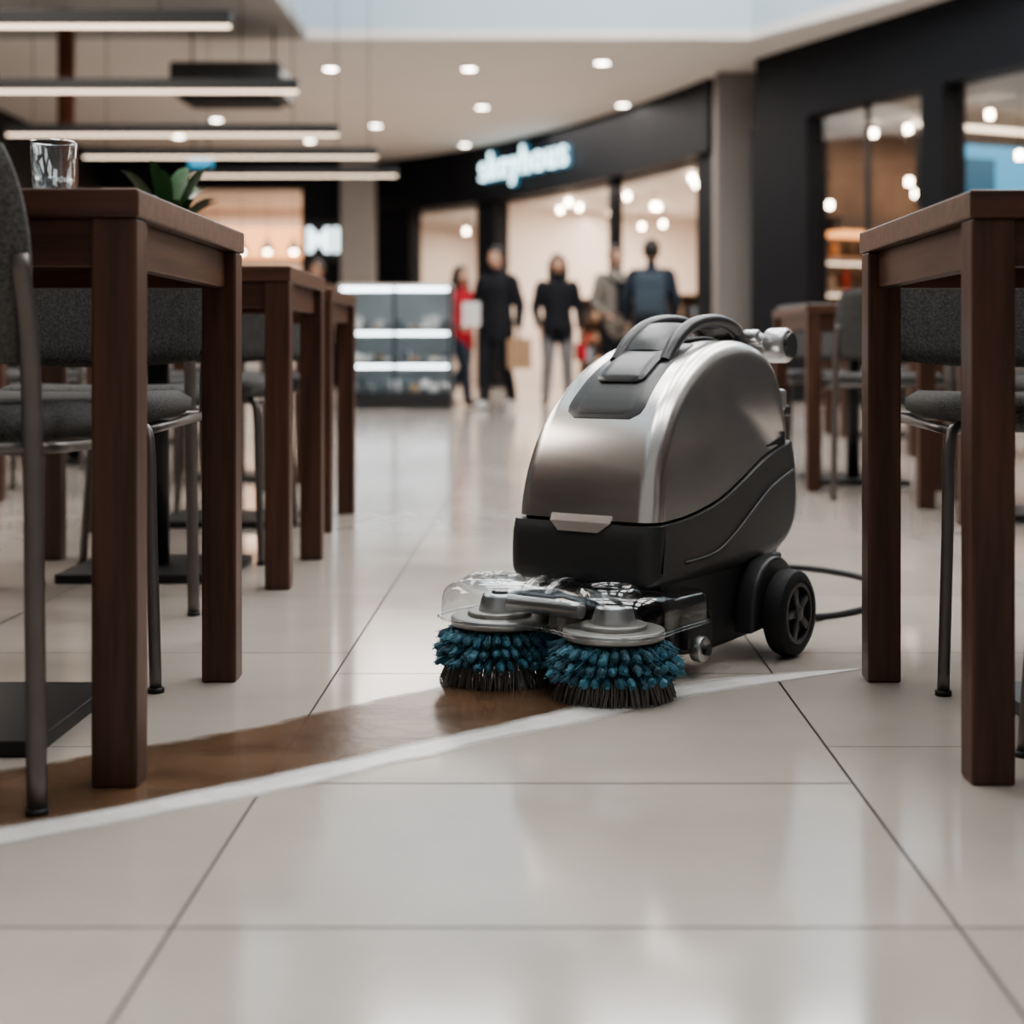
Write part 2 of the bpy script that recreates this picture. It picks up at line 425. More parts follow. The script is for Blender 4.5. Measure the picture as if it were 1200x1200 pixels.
vs=[(x,y-.001,z) for x,z,y in pr]+[(x,.10,z) for x,z,y in pr]
b.add(vs,[[0,1,2,5],[5,2,3,4],[6,7,8,9,10,11]]+[[i,(i+1)%6,(i+1)%6+6,i+6] for i in range(6)],SILVER); b.obj('chin_plate',R)
def follow(b, s0,s1,wfun,off,m,th=.004,ns=22,nx=10,rc=.12,lx=0):
    L=[0]; 
    for i in range(1,len(fd)): L.append(L[-1]+math.dist(fd[i],fd[i-1]))
    def at(s):
        for i in range(1,len(fd)):
            if L[i]>=s:
                t=(s-L[i-1])/(L[i]-L[i-1]); y=fd[i-1][0]*(1-t)+fd[i][0]*t; z=fd[i-1][1]*(1-t)+fd[i][1]*t
                dy=fd[i][0]-fd[i-1][0]; dz=fd[i][1]-fd[i-1][1]; l=math.hypot(dy,dz); return y,z,-dz/l,dy/l
        return fd[-1][0],fd[-1][1],1,0
    vs=[];N=nx+1
    for side in (0,1):
        for i in range(ns+1):
            t=i/ns; s=s0+(s1-s0)*t; y,z,ny,nz=at(s)
            e=min(t,1-t)/rc; k=1.0 if e>=1 else 0.72+0.28*math.sqrt(max(0,1-(1-e)**2))
            w=wfun(t)*k
            for j in range(nx+1):
                u=-1+2*j/nx
                edge=max(0,(abs(u)-.8)/.2); ee=max(0,1-min(t,1-t)/.06)
                o = off-(th*.55)*max(edge**2,ee**2) if side==0 else off-th-.004
                vs.append((lx+u*w, y+ny*o, z+nz*o))
    M=(ns+1)*N; fs=[]
    for i in range(ns):
        for j in range(nx):
            q=i*N+j; fs.append([q,q+1,q+N+1,q+N]); fs.append([M+q,M+q+N,M+q+N+1,M+q+1])
    for i in range(ns):
        for q in (i*N,i*N+nx): fs.append([q,q+N,M+q+N,M+q])
    for j in range(nx):
        for q in (j,ns*N+j): fs.append([q,q+1,M+q+1,M+q])
    b.add(vs,fs,m,True)
b=MB(); follow(b,.180,.45,lambda t:.078-.016*t,.0035,DARKPL2); b.obj('hatch_bezel',R,sharp=40)
b=MB(); follow(b,.188,.30,lambda t:.060-.006*t,.0045,DARKPL,th=.003); b.obj('hatch_recess',R,sharp=40)
b=MB(); follow(b,.262,.41,lambda t:.048-.002*t,.013,DARKPL2,th=.009); b.obj('hatch_lid',R,sharp=40)
b=MB()
hp=catmull([(0,.270,.530),(0,.31,.566),(0,.365,.594),(0,.43,.606),(0,.50,.605),(0,.56,.588),(0,.595,.550)],6)
for s in (-1,1):
    b.tube([(s*(.050-.010*i/len(hp)),p.y,p.z) for i,p in enumerate(hp)],[(.013,.0125)]*len(hp),DARKPL2,n=14)
pl=[p for p in hp if .285<p.y<.375]; 
b.tube([(0,p.y,p.z+.001) for p in pl],[(.050,.008)]*len(pl),DARKPL2,n=16)
pl=[p for p in hp if .53<p.y<.59]
b.tube([(0,p.y,p.z+.001) for p in pl],[(.044,.008)]*len(pl),DARKPL2,n=16)
b.obj('carry_handle',R,sharp=50)
b=MB(); follow(b,.46,.66,lambda t:.038,.008,RUBBER,th=.006); b.obj('tank_cap',R,sharp=40)
b=MB()
b.tube([(.02,.585,.53),(.04,.625,.555),(.06,.65,.565)],[.022,.021,.020],SILVER2,n=16)
b.cyl((.085,.655,.562),.034,.045,SILVER2,axis='X',bev=.007); b.cyl((.110,.655,.562),.024,.008,DARKPL2,axis='X')
b.tube([(-.06,.60,.562),(.07,.62,.572)],[.013,.013],SILVER2,n=14)
b.cyl((.06,.59,.578),.014,.03,SILVER2,axis='X',bev=.003)
b.obj('rear_swivel',R,sharp=45)
b=MB(); b.box((.085,.630,.455),(.04,.05,.045),SILVER2,.008); b.box((.09,.655,.435),(.03,.03,.02),DARKPL,.004); b.obj('rear_latch',R)
b=MB(); b.tube(catmull([(.10,.615,.33),(.11,.640,.29),(.11,.645,.24),(.10,.61,.19),(.10,.56,.165)],5),[(.016,.010)]*21,SILVER2,n=12); b.obj('rear_bracket',R)
b=MB()
pillow(b,dense([(.13,.17),(.14,.10),(.17,.045),(.24,.030),(.40,.030),(.55,.045),(.58,.10),(.58,.17)],4)+[(.35,.18)],.130,.012,DARKPL)
b.box((.0,.08,.140),(.14,.16,.02),DARKPL,.006)
b.obj('chassis',R,sharp=35)
for s,nm in ((1,'right'),(-1,'left')):
    WY=.460
    fp=[(WY+.092*cos(a),.078+.10*sin(a)) for a in [radians(v) for v in range(0,200,12)]]
    pr=[(WY+.085,.06)]+fp[1:-1]+[(WY-.095,.05)]
    pr=[(y,max(z,.03)) for y,z in pr]
    bb=MB(); pillow(bb,pr,.020,.008,DARKPL); 
    bb.v=[(x+s*.155,y,z) for x,y,z in bb.v]; bb.obj('fender_'+nm,R,sharp=35)
    b=MB(); cx=s*.200
    b.lathe((cx,WY,.078),[(.045,-.022),(.066,-.022),(.075,-.016),(.078,-.006),(.078,.006),(.075,.016),(.066,.022),(.058,.022),(.055,.014),(.045,.014)],RUBBER,axis='X',n=40)
    b.cyl((cx,WY,.078),.054,.020,DARKPL,axis='X',n=36)
    b.lathe((cx+s*.012,WY,.078),[(.046,-.004),(.055,-.004),(.055,.008),(.048,.008),(.046,-.004)],DARKPL2,axis='X',n=36)
    b.cyl((cx+s*.012,WY,.078),.014,.020,DARKPL2,axis='X',n=20,bev=.003)
    for k in range(5):
        a=2*pi*k/5+.3; ro=Matrix.Rotation(a,4,'X')
        b.box(Vector((cx+s*.013,WY,.078))+Vector((0,-sin(a)*.030,cos(a)*.030)),(.012,.015,.040),DARKPL2,.002,rot=ro)
    b.cyl((cx-s*.06,WY,.078),.012,.10,SILVER2,axis='X',n=14)
    b.obj('wheel_'+nm,R,sharp=35)
b=MB()
for s in (1,-1):
    b.cyl((s*.150,.215,.045),.022,.020,SILVER2,axis='X',bev=.003,n=24); b.cyl((s*.163,.215,.045),.010,.010,DARKPL,axis='X',n=16)
    b.box((s*.135,.225,.075),(.025,.09,.06),DARKPL,.008)
b.obj('side_rollers',R,sharp=35)
b=MB()
for s in (-1,1):
    b.cyl((s*.112,0,.128),.036,.034,SILVER2,r2=.030,bev=.006,n=32)
    b.cyl((s*.112,0,.148),.014,.010,DARKPL,n=20)
    b.tube(catmull([(s*.112,0,.138),(s*.09,.03,.143),(s*.06,.05,.145),(s*.04,.08,.148)],4),.009,SILVER2,n=12)
for s in (-1,1): b.cyl((s*.05,.085,.150),.010,.03,DARKPL,n=14)
b.tube([(-.07,-.030,.136),(.07,-.030,.136)],[.014,.014],SILVER2,n=16)
b.tube([(-.06,.005,.142),(.06,.005,.142)],[.009,.009],DARKPL2,n=14)
b.obj('drive_linkage',R,sharp=45)
def outline(inset,n=120):
    pts=[]
    for i in range(n):
        a=2*pi*i/n; best=0
        d=Vector((cos(a),sin(a)))
        for cx in (-.112,.112):
            c=Vector((cx,0)); r=.092-inset
            bq=d.dot(c); disc=bq*bq-(c.length_squared-r*r)
            if disc>0: best=max(best,bq+math.sqrt(disc))
        hx=.198-inset; hy=(.185-inset) if d.y>0 else (.068-inset)
        tx=hx/abs(d.x) if abs(d.x)>1e-6 else 9; ty=hy/abs(d.y) if abs(d.y)>1e-6 else 9
        best=max(best,min(tx,ty)); pts.append(d*best)
    for _ in range(4): pts=[(pts[i-1]+pts[i]*2+pts[(i+1)%n])/4 for i in range(n)]
    return pts
b=MB(); vs=[];fs=[];n=120
def capz(p,z):
    k=min(1,max(0,(p.y-.015)/.05)); k=k*k*(3-2*k); return min(z,.174-.020*k) if z>.12 else z
rings=[([Vector((p.x,p.y)) for p in outline(ins)],z) for ins,z in [(0,.106),(0,.125),(.0005,.138),(.003,.148),(.008,.156),(.016,.162),(.026,.166),(.036,.169)]]
base=rings[-1][0]
for sc in (.85,.68,.5,.32,.15): rings.append(([p*sc for p in base],.169+.005*(1-sc)))
for pts,z in rings:
    for p in pts: vs.append((p.x,p.y,capz(p,z)))
for k in range(len(rings)-1):
    for i in range(n):
        j=(i+1)%n; fs.append([k*n+i,k*n+j,(k+1)*n+j,(k+1)*n+i])
fs.append([(len(rings)-1)*n+i for i in range(n)])
b.add(vs,fs,CLEAR,True)
o=[(p.x,p.y,.106) for p in outline(-.003)]; o.append(o[0]); b.tube(o,.0038,CLEAR,n=8)
for cx in (-.112,.112):
    b.lathe((cx,-.015,.160),[(.034,0),(.038,.012),(.044,.016),(.050,.012),(.056,0)],CLEAR,n=40)
for x in (-.022,.022):
    b.tube([(x,-.055,.166),(x,-.03,.176),(x,.01,.178)],[(.009,.006)]*3,CLEAR,n=12)
b.obj('clear_splash_cover',R,sharp=60)
def brush(cx,nm):
    rr=random.Random(int(cx*1000)+500); b=MB()
    b.cyl((cx,0,.100),.082,.016,DISC,bev=.004,n=48); b.cyl((cx,0,.111),.054,.010,DISC,bev=.003,n=40)
    b.cyl((cx,0,.064),.070,.056,RUBBER,n=36)
    for row,(z,ro,nn) in enumerate(((.083,.099,32),(.065,.106,34),(.048,.107,34))):
        for i in range(nn):
            a=2*pi*(i+.5*(row%2))/nn+rr.uniform(-.03,.03); ro2=ro+rr.uniform(-.007,.006); dz=rr.uniform(-.008,-.001)
            d=Vector((cos(a),sin(a),0)); s=Vector((-sin(a),cos(a),0))
            p0=Vector((cx,0,z))+d*.062; p1=Vector((cx,0,z+dz-.006))+d*ro2
            pts=[];rad=[]
            for k in range(9):
                t=k/8; c=p0.lerp(p1,t)+s*(.0018*sin(t*18+i))+Vector((0,0,.0018*cos(t*18+i))); pts.append(c); rad.append(.0066+.0018*sin(t*pi*7+i))
            rad[-1]=.0038
            b.tube(pts,rad,BLUEB,n=7)
            for q in range(6):
                o=s*rr.uniform(-.006,.006)+Vector((0,0,rr.uniform(-.006,.006)))
                b.tube([p0+o*.5+d*.02,p1+o+d*rr.uniform(0,.006)],[.0015,.0006],BLUEB,n=3,cap=False)
    for ring,(r0,r1,nn) in enumerate(((.078,.098,170),(.072,.090,140),(.06,.078,90))):
        for i in range(nn):
            a=2*pi*i/nn+rr.uniform(-.02,.02); d=Vector((cos(a),sin(a),0)); s=Vector((-sin(a),cos(a),0))
            rb=r1+rr.uniform(-.004,.004)
            b.tube([Vector((cx,0,.046))+d*r0,Vector((cx,0,.022))+d*(r0+(rb-r0)*.6),Vector((cx,0,.0008))+d*rb+s*rr.uniform(-.004,.004)],[.0016,.0014,.0009],GREYB,n=4)
    b.obj('brush_'+nm,R,sharp=50)
brush(-.112,'1'); brush(.112,'2')
cu=MB(); cu.tube(catmull([(.44,3.00,.10),(.50,3.06,.03),(.575,3.15,.007),(.67,3.23,.007),(.755,3.36,.007),(.795,3.53,.007),(.77,3.73,.007),(.66,3.88,.007),(.50,3.87,.007),(.40,3.70,.007),(.36,3.4,.007)],8),.007,RUBBER,n=10)
cu.obj('power_cable')

# ------------------------------------------------------------------ ROOM SHELL
CEIL=mat('ceiling_paint',(0.72,0.69,0.66),.8,noise=.04,nscale=(1,1,1))
CEILU=mat('upper_soffit_paint',(0.48,0.58,0.65),.8,noise=.03,nscale=(1,1,1))
CEILD=mat('ceiling_dark',(0.34,0.33,0.32),.8,noise=.1,nscale=(1,1,1))
FASC=mat('charcoal_fascia',(0.013,0.014,0.017),.6,noise=.15,nscale=(2,2,2),spec=.15)
PILL=mat('pillar_plaster',(0.22,0.20,0.185),.7,noise=.06,nscale=(2,2,2))
SHOPW=mat('shop_wall_cream',(0.74,0.65,0.58),.7,noise=.05,nscale=(1,1,1))
SHOPC=mat('shop_ceiling',(0.75,0.70,0.66),.7,noise=.05,nscale=(1,1,1))
BROWNW=mat('shop_wall_brown',(0.22,0.15,0.11),.7,noise=.4,nscale=(1.5,1.5,1.5))
LED=emat('led_warm',(1,.78,.58),3.4)
DOWN=emat('downlight_glow',(1,.90,.78),24)
BULB=emat('bulb_glow',(1,.82,.62),26)
WHT=emat('white_glow',(1,.97,.93),3.0)
CYAN=emat('cyan_glow',(.07,.42,.66),1.2)
ORNG=emat('orange_glow',(1,.42,.16),2.4)

H=4.2
def prism(name,poly,z0,z1,m,parent=None):
    n=len(poly); b=MB()
    b.add([(x,y,z0) for x,y in poly]+[(x,y,z1) for x,y in poly],[list(range(n)),list(range(n,2*n))]+[[i,(i+1)%n,n+(i+1)%n,n+i] for i in range(n)],m)
    return b.obj(name,parent)
prism('ceiling',[(-14,17.7),(2.43,17.7),(4.62,14.2),(7.0,9.8),(12,9.8),(12,38),(-14,38)],H,H+.12,CEIL)
prism('ceiling_left_bay',[(-14,-4),(-2.7,-4),(-2.7,17.7),(-14,17.7)],H,H+.12,CEILD)
prism('trim_1',[(-2.7,17.7),(2.43,17.7),(2.43,17.82),(-2.7,17.82)],H+.12,6.6,CEILU)
prism('trim_2',[(2.43,17.7),(4.62,14.2),(7.0,9.8),(7.1,9.8),(4.74,14.25),(2.53,17.8)],H+.12,6.6,CEILU)
prism('trim_3',[(-2.82,-4),(-2.7,-4),(-2.7,17.7),(-2.82,17.7)],H+.12,6.6,CEILU)
SKYFILL=emat('skylight_fill_glow',(1.0,.985,.97),7.6)  # glow for unseen overhead panels added as softboxes
b=MB(); b.box((2.2,7,6.7),(9.8,21.6,.10),CEILU); b.obj('ceiling_atrium')
b=MB()
for x in (-1.0,1.2,3.4,5.6): 
    for y in (.9,4.5,8.0,11.6,15.2): b.box((x,y,6.62),(1.5,1.5 if y<1 else 2.6,.04),SKYFILL)  # added out of view for reflections; nearest row is frontal fill
b.obj('skylight_fill_panels')

b=MB(); b2=MB()
for x,y in ((-2.66,19.5),(-.9,19.5),(.77,19.1),(-.85,22.5),(-2.6,24.3),(-5.0,23.7),(-1.3,26.5),(1.2,22.3),(-4.4,20.5),(-6.4,20.5),(-6.0,25.5),(-3.9,26.0)):
    b.lathe((x,y,H),[(.0,-.012),(.085,-.012),(.085,-.004),(0,-.004)],DOWN,n=20)
    b2.lathe((x,y,H),[(.085,-.015),(.12,-.015),(.12,.0),(.085,.0),(.085,-.015)],CEIL,n=20)
e=bpy.data.objects.new('ceiling_downlights',None); COL.objects.link(e); b.obj('lenses',e); b2.obj('rims',e)

for (y,x1,L) in ((9.6,-1.93,3.2),(11.96,-1.88,3.2),(14.3,-1.87,3.1),(15.9,-1.68,3.05),(17.55,-1.63,2.35)):
    e=bpy.data.objects.new('linear_pendant_lamp',None); COL.objects.link(e); e.location=(x1-L/2,y,2.6)
    b=MB(); b.box((0,0,.055),(L,.09,.09),BLACKM,.004); 
    for s in (-.42,.36):
        top=(H-2.6) if (x1-L/2+s*L)<-2.7 else (6.65-2.6)
        b.tube([(s*L,0,.07),(s*L,0,top)],.004,BLACKM,n=6)
    b.obj('housing',e)
    b=MB(); b.box((0,0,.004),(L-.02,.055,.014),LED); b.obj('diffuser',e)

# ---- curved store
P0=Vector((-3.4,29.2));C=Vector((-.05,27.1));P2=Vector((2.3,20.2))
def BZ(t): return (1-t)**2*P0+2*t*(1-t)*C+t*t*P2
def TN(t):
    d=(2*(1-t)*(C-P0)+2*t*(P2-C)).normalized(); return d,Vector((-d.y,d.x))
def ribbon(name,t0,t1,z0,z1,m,o0=0,o1=.15,n=16,parent=None):
    a=[];c=[]
    for i in range(n+1):
        t=t0+(t1-t0)*i/n; p=BZ(t); d,nn=TN(t); a.append(p+nn*o0); c.append(p+nn*o1)
    b=MB(); N=n+1
    vs=[(p.x,p.y,z) for z in (z0,z1) for p in a+c]; fs=[]; M=2*N
    for i in range(n):
        fs+=[[i,i+1,M+i+1,M+i],[N+i,N+i+1,M+N+i+1,M+N+i],[i,i+1,N+i+1,N+i],[M+i,M+i+1,M+N+i+1,M+N+i]]
    fs+=[[0,N,M+N,M],[n,N+n,M+N+n,M+n]]
    b.add(vs,fs,m); return b.obj(name,parent)
ribbon('wall_curved_fascia',0,1,3.25,H,FASC,-.10,.35,n=28)
ribbon('wall_curved_left',0,.15,0,3.25,FASC,0,.3,n=4)
ribbon('wall_curved_jamb',.36,.415,0,3.25,FASC,0,.3,n=3)
ribbon('trim_mullion',.745,.76,0,3.25,FASC,0,.15,n=2)
ribbon('wall_curved_right',.96,1,0,3.25,FASC,0,.3,n=2)
ribbon('wall_store_back',0,1,0,3.25,SHOPW,5.2,5.35)
ribbon('ceiling_store',0,1,3.2,3.25,SHOPC,.35,5.3)
def endwall(name,t,m):
    p=BZ(t); d,nn=TN(t); q=p+nn*5.3; w=d*.06
    prism(name,[(p.x,p.y),(q.x,q.y),(q.x+w.x,q.y+w.y),(p.x+w.x,p.y+w.y)],0,3.25,m)
endwall('wall_store_end_left',.005,SHOPW); endwall('wall_store_end_right',.99,SHOPW); endwall('wall_store_divider',.385,SHOPW)
ribbon('window_1',.15,.36,.05,3.2,GLASS,.06,.07,n=6)
b=MB(); rr=random.Random(12)
for t in (.2,.28,.34,.46,.50,.55,.60,.66,.72,.80,.86,.93):
    for o in (.9,2.6):
        p=BZ(t+rr.uniform(-.015,.015))+TN(t)[1]*(o+rr.uniform(-.4,.4)); z=rr.choice((3.12,3.12,2.9)); b.cyl((p.x,p.y,z),.038,.09,BULB,n=14); b.tube([(p.x,p.y,z),(p.x,p.y,3.21)],.008,BLACKM,n=5)
b.obj('store_spotlights')
GOODS=[mat('goods_%d'%i,c,.6,noise=.2,nscale=(6,6,6)) for i,c in enumerate([(.35,.22,.14),(.55,.5,.45),(.08,.08,.09),(.45,.08,.06),(.20,.24,.28),(.6,.42,.28)])]
SHELF=mat('shelf_white',(.6,.56,.52),.5,noise=.05,nscale=(3,3,3))
WSHELF=mat('shelf_oak',(.20,.12,.07),.5,noise=.3,nscale=(3,3,30))
def shelving(name,loc,rz,w,h,nl,seed,sm=SHELF):
    e=bpy.data.objects.new(name,None); COL.objects.link(e); e.location=loc; e.rotation_euler=(0,0,rz)
    b=MB(); rr=random.Random(seed)
    for s in (-1,1): b.box((s*w/2,0,h/2),(.03,.36,h),sm)
    b.box((0,.17,h/2),(w,.02,h),sm)
    for k in range(nl+1): b.box((0,0,.04+(h-.06)*k/nl),(w,.36,.025),sm)
    b.obj('rack',e); b=MB()
    for k in range(nl):
        z=.055+(h-.06)*k/nl; x=-w/2+.08
        while x<w/2-.1:
            ww=rr.uniform(.06,.16); hh=rr.uniform(.3,.75)*(h/nl)
            if rr.random()<.5: b.box((x+ww/2,-.02,z+hh/2),(ww*.9,.22,hh),rr.choice(GOODS),.008)
            else: b.lathe((x+ww/2,-.02,z),[(0,0),(ww*.42,0),(ww*.45,hh*.6),(ww*.2,hh*.75),(ww*.18,hh),(0,hh)],rr.choice(GOODS),n=12)
            x+=ww+.02
    b.obj('goods',e)
for i,(t,o) in enumerate(((.47,3.6),(.54,1.6),(.62,3.8),(.68,1.5),(.78,2.6),(.86,1.6),(.93,3.2),(.24,3.5))):
    p=BZ(t)+TN(t)[1]*o; d=TN(t)[0]; shelving('store_shelving',(p.x,p.y,0),math.atan2(d.y,d.x)+(.9 if i%2 else .5),1.2,1.55 if i%2 else 1.25,4,i,WSHELF if i%2 else SHELF)
def text(name,s,loc,rz,size,m,ext=.02,off=0,parent=None):
    cu=bpy.data.curves.new(name,'FONT'); cu.body=s; cu.size=size; cu.extrude=ext; cu.offset=off; cu.align_x='CENTER'; cu.align_y='CENTER'
    cu.materials.append(m); o=bpy.data.objects.new(name,cu); COL.objects.link(o); o.location=loc; o.rotation_euler=(radians(90),0,rz)
    if parent: o.parent=parent
    return o
SIGNW=emat('sign_white',(.66,.94,1),3.6); SIGNB=emat('sign_halo',(.02,.24,.40),.8)
p=BZ(.535); d,nn=TN(.535); q=p-nn*.20; a=math.atan2(d.y,d.x)
sg=bpy.data.objects.new('storefront_sign',None); COL.objects.link(sg); sg.location=(q.x,q.y,3.78); sg.rotation_euler=(0,0,a)
tt=text('letters','skeyhous',(0,-.05,0),0,.68,SIGNW,.02,-.002,sg); tt.data.space_character=1.14; tt=text('halo','skeyhous',(0,.03,0),0,.68,SIGNB,.01,.026,sg); tt.data.space_character=1.14
b=MB(); b.box((0,.08,-.05),(2.5,.04,.04),BLACKM); b.obj('rail',sg)

def pillar(name,cx,cy,w,d,h=H):
    b=MB(); b.box((cx,cy,h/2),(w,d,h),PILL,.02); b.box((cx,cy,.06),(w+.04,d+.04,.12),FASC,.005); b.obj(name)
pillar('pillar',2.52,20.0,.50,.5); pillar('pillar',-3.25,27.5,.60,.5)

# ---- right store: local frame, x along the wall toward the viewer, y into the store
RS=bpy.data.objects.new('wall_right',None); COL.objects.link(RS); RS.location=(2.65,18.9,0); RS.rotation_euler=(0,0,math.atan2(-4.7,2.25))
def rb(name,bx,m,bev=0):
    b=MB(); x0,x1,y0,y1,z0,z1=bx; b.box(((x0+x1)/2,(y0+y1)/2,(z0+z1)/2),(x1-x0,y1-y0,z1-z0),m,bev); return b.obj(name,RS)
rb('fascia',(0,22,0,.3,3.35,H),FASC)
rb('panel_1',(-.1,1.06,0,.3,0,3.35),FASC)
rb('mullion_1',(3.1,3.45,0,.3,0,3.35),FASC); rb('mullion_2',(6.6,7.0,0,.3,0,3.35),FASC); rb('panel_2',(10.2,22,0,.3,0,3.35),FASC)
for i,x in enumerate((2.05,5.6,8.5)): rb('bar_%d'%i,(x-.02,x+.02,.1,.16,0,3.35),BLACKM)
rb('sill',(1.06,10.2,.05,.25,0,.12),FASC)
rb('glazing',(1.06,10.2,.12,.13,.12,3.35),GLASS)
rb('inner_back',(-.1,11,4.5,4.6,0,3.4),BROWNW); rb('inner_end_1',(-.1,0,.3,4.6,0,3.4),BROWNW); rb('inner_end_2',(10.9,11,.3,4.6,0,3.4),BROWNW)
rb('inner_ceiling',(-.1,11,.3,4.6,3.38,3.42),CEILD)
b=MB(); rr=random.Random(9)
for i in range(38):
    x=rr.uniform(.4,7); y=rr.uniform(.5,3.8); z=rr.choice((3.25,3.2,3.0,2.7,2.4))
    b.cyl((x,y,z),.036,.08,BULB,n=12); b.tube([(x,y,z+.04),(x,y,3.39)],.006,BLACKM,n=5)
b.obj('spotlights',RS)
b=MB()
for z in (.55,.95,1.35,1.75):
    b.box((.25,2.3,z),(.40,3.6,.03),SHELF); b.box((3.5,4.3,z),(5.5,.35,.03),SHELF)
for z in (.95,1.35): b.box((.06,2.3,z+.36),(.02,3.5,.02),LED); b.box((3.5,4.45,z+.36),(5.4,.02,.02),LED)
b.box((.75,2.0,2.02),(.7,3.0,.03),ORNG); b.box((.75,2.0,2.12),(.8,3.1,.17),BROWNW)
b.obj('bar_shelves',RS)
b=MB()
for z in (.55,.95,1.35,1.75):
    x=.9
    while x<6.2:
        hh=rr.uniform(.15,.32); b.lathe((x,4.28,z+.015),[(0,0),(.045,0),(.05,hh*.6),(.02,hh*.8),(.02,hh),(0,hh)],rr.choice(GOODS),n=10); x+=rr.uniform(.1,.22)
    y=.6
    while y<4.0:
        hh=rr.uniform(.12,.30); b.lathe((.30,y,z+.015),[(0,0),(.055,0),(.06,hh*.6),(.03,hh*.8),(.03,hh),(0,hh)],rr.choice(GOODS),n=10); y+=rr.uniform(.12,.22)
b.obj('bottles',RS)
b=MB(); b.box((1.6,2.6,.55),(.7,2.6,1.1),BROWNW,.01); b.box((1.6,2.6,1.12),(.8,2.7,.04),SHELF,.005); b.obj('bar_counter',RS)
rb('screen',(2.24,2.27,.75,2.9,2.30,2.95),CYAN); rb('screen_frame',(2.17,2.23,.70,2.95,2.22,3.03),BLACKM)
rb('screen_art',(2.275,2.285,1.25,1.75,2.36,2.80),mat('screen_art_dark',(.01,.06,.10),.4,emit=(.02,.12,.22),estr=.6))
rb('led_strip',(2.2,2.26,.6,3.4,3.12,3.17),LED)
prism('wall_right_near',[(12,-4),(12.2,-4),(12.2,38),(12,38)],0,H,FASC)

# ---- cafe at the back left
prism('wall_back_left',[(-14,28),(-3.3,28),(-3.3,28.3),(-14,28.3)],3.6,H,FASC)
prism('wall_back_left_panel',[(-4.34,27.95),(-3.5,27.95),(-3.5,28.3),(-4.34,28.3)],0,3.6,FASC)
prism('wall_back_left_side',[(-3.6,28.3),(-3.5,28.3),(-3.5,32),(-3.6,32)],0,H,SHOPW)
prism('wall_cafe_back',[(-14,32),(-3.5,32),(-3.5,32.2),(-14,32.2)],0,3.6,SHOPW)
prism('ceiling_cafe',[(-14,28.3),(-3.5,28.3),(-3.5,32),(-14,32)],3.6,3.65,SHOPC)
prism('wall_cafe_divider',[(-7.3,27.9),(-6.5,27.9),(-6.5,28.3),(-7.3,28.3)],0,3.6,FASC)
prism('wall_back',[(-14,37.8),(12,37.8),(12,38),(-14,38)],0,H,FASC)
prism('wall_left',[(-8.2,-4),(-8,-4),(-8,28),(-8.2,28)],0,H,FASC)
sg2=bpy.data.objects.new('illuminated_logo_sign',None); COL.objects.link(sg2); sg2.location=(-3.94,27.9,2.63)
b=MB(); b.box((0,0,0),(.66,.06,.76),BLACKM,.01); b.obj('panel',sg2)
SIGNC=emat('logo_white',(.80,.96,1),3.0)
text('letters','MI',(0,-.05,0),0,.62,SIGNC,.02,.015,sg2)
b=MB(); b.box((-5.8,26.2,.55),(4.0,.7,1.1),SHELF,.01); b.box((-5.8,26.2,1.12),(4.1,.8,.05),BROWNW,.005); b.obj('cafe_counter')
b=MB(); b.box((-5.6,31.9,2.9),(3.6,.05,.6),ORNG); b.box((-5.6,31.85,2.5),(3.8,.08,.05),BLACKM); b.obj('menu_board')
b=MB()
for x in (-6.2,-5.7,-5.2,-4.7):
    b.lathe((x,29.3,2.55),[(0,.25),(.03,.25),(.12,.05),(.16,0),(.15,0),(0,.1)],BLACKM,n=16); b.ell((x,29.3,2.56),(.06,.06,.06),BULB); b.tube([(x,29.3,2.8),(x,29.3,3.6)],.006,BLACKM,n=5)
b.obj('cafe_pendants')
for i,x in enumerate((-6.0,-4.6)): shelving('cafe_shelving',(x,31.6,0),0,1.3,1.9,4,20+i,WSHELF)
b=MB(); SGD=mat('shopglass_dark',(.05,.08,.09),.1,noise=.5,nscale=(1,1,1))
for i,y in enumerate((6,9,12,15,18)): b.box((-7.95,y,2.0),(.1,.12,3.6),BLACKM)
for y in (7.5,10.5,13.5,16.5): b.box((-7.94,y,1.9),(.04,2.6,2.6),SGD)
b.obj('window_2')
b=MB()
for y in (8,11,14,17): b.box((-7.9,y,2.9),(.03,1.2,.05),WHT)
b.obj('window_lamps')
b=MB(); b.box((-3.4,17.0,3.55),(1.2,.9,.35),BLACKM,.03); b.box((-3.4,16.9,3.35),(1.0,.7,.06),FASC,.01)
for sx in (-.45,.45): b.tube([(-3.4+sx,17,3.7),(-3.4+sx,17,4.195)],.012,BLACKM,n=6)
b.obj('air_conditioning_unit')
COP=mat('copper_cladding',(.20,.075,.04),.4,.4,noise=.3,nscale=(3,3,3))
b=MB(); b.cyl((-5.0,16.2,2.098),.09,4.19,COP,n=24); b.cyl((-5.0,16.2,.05),.16,.1,COP,n=24); b.obj('copper_column')
b=MB(); b.box((-5.3,24.0,3.65),(.36,.08,.3),CYAN,.01)
for s in (-.12,.12): b.tube([(-5.3+s,24.0,3.78),(-5.3+s,24.0,4.2)],.01,BLACKM,n=6)
b.obj('hanging_shop_sign')

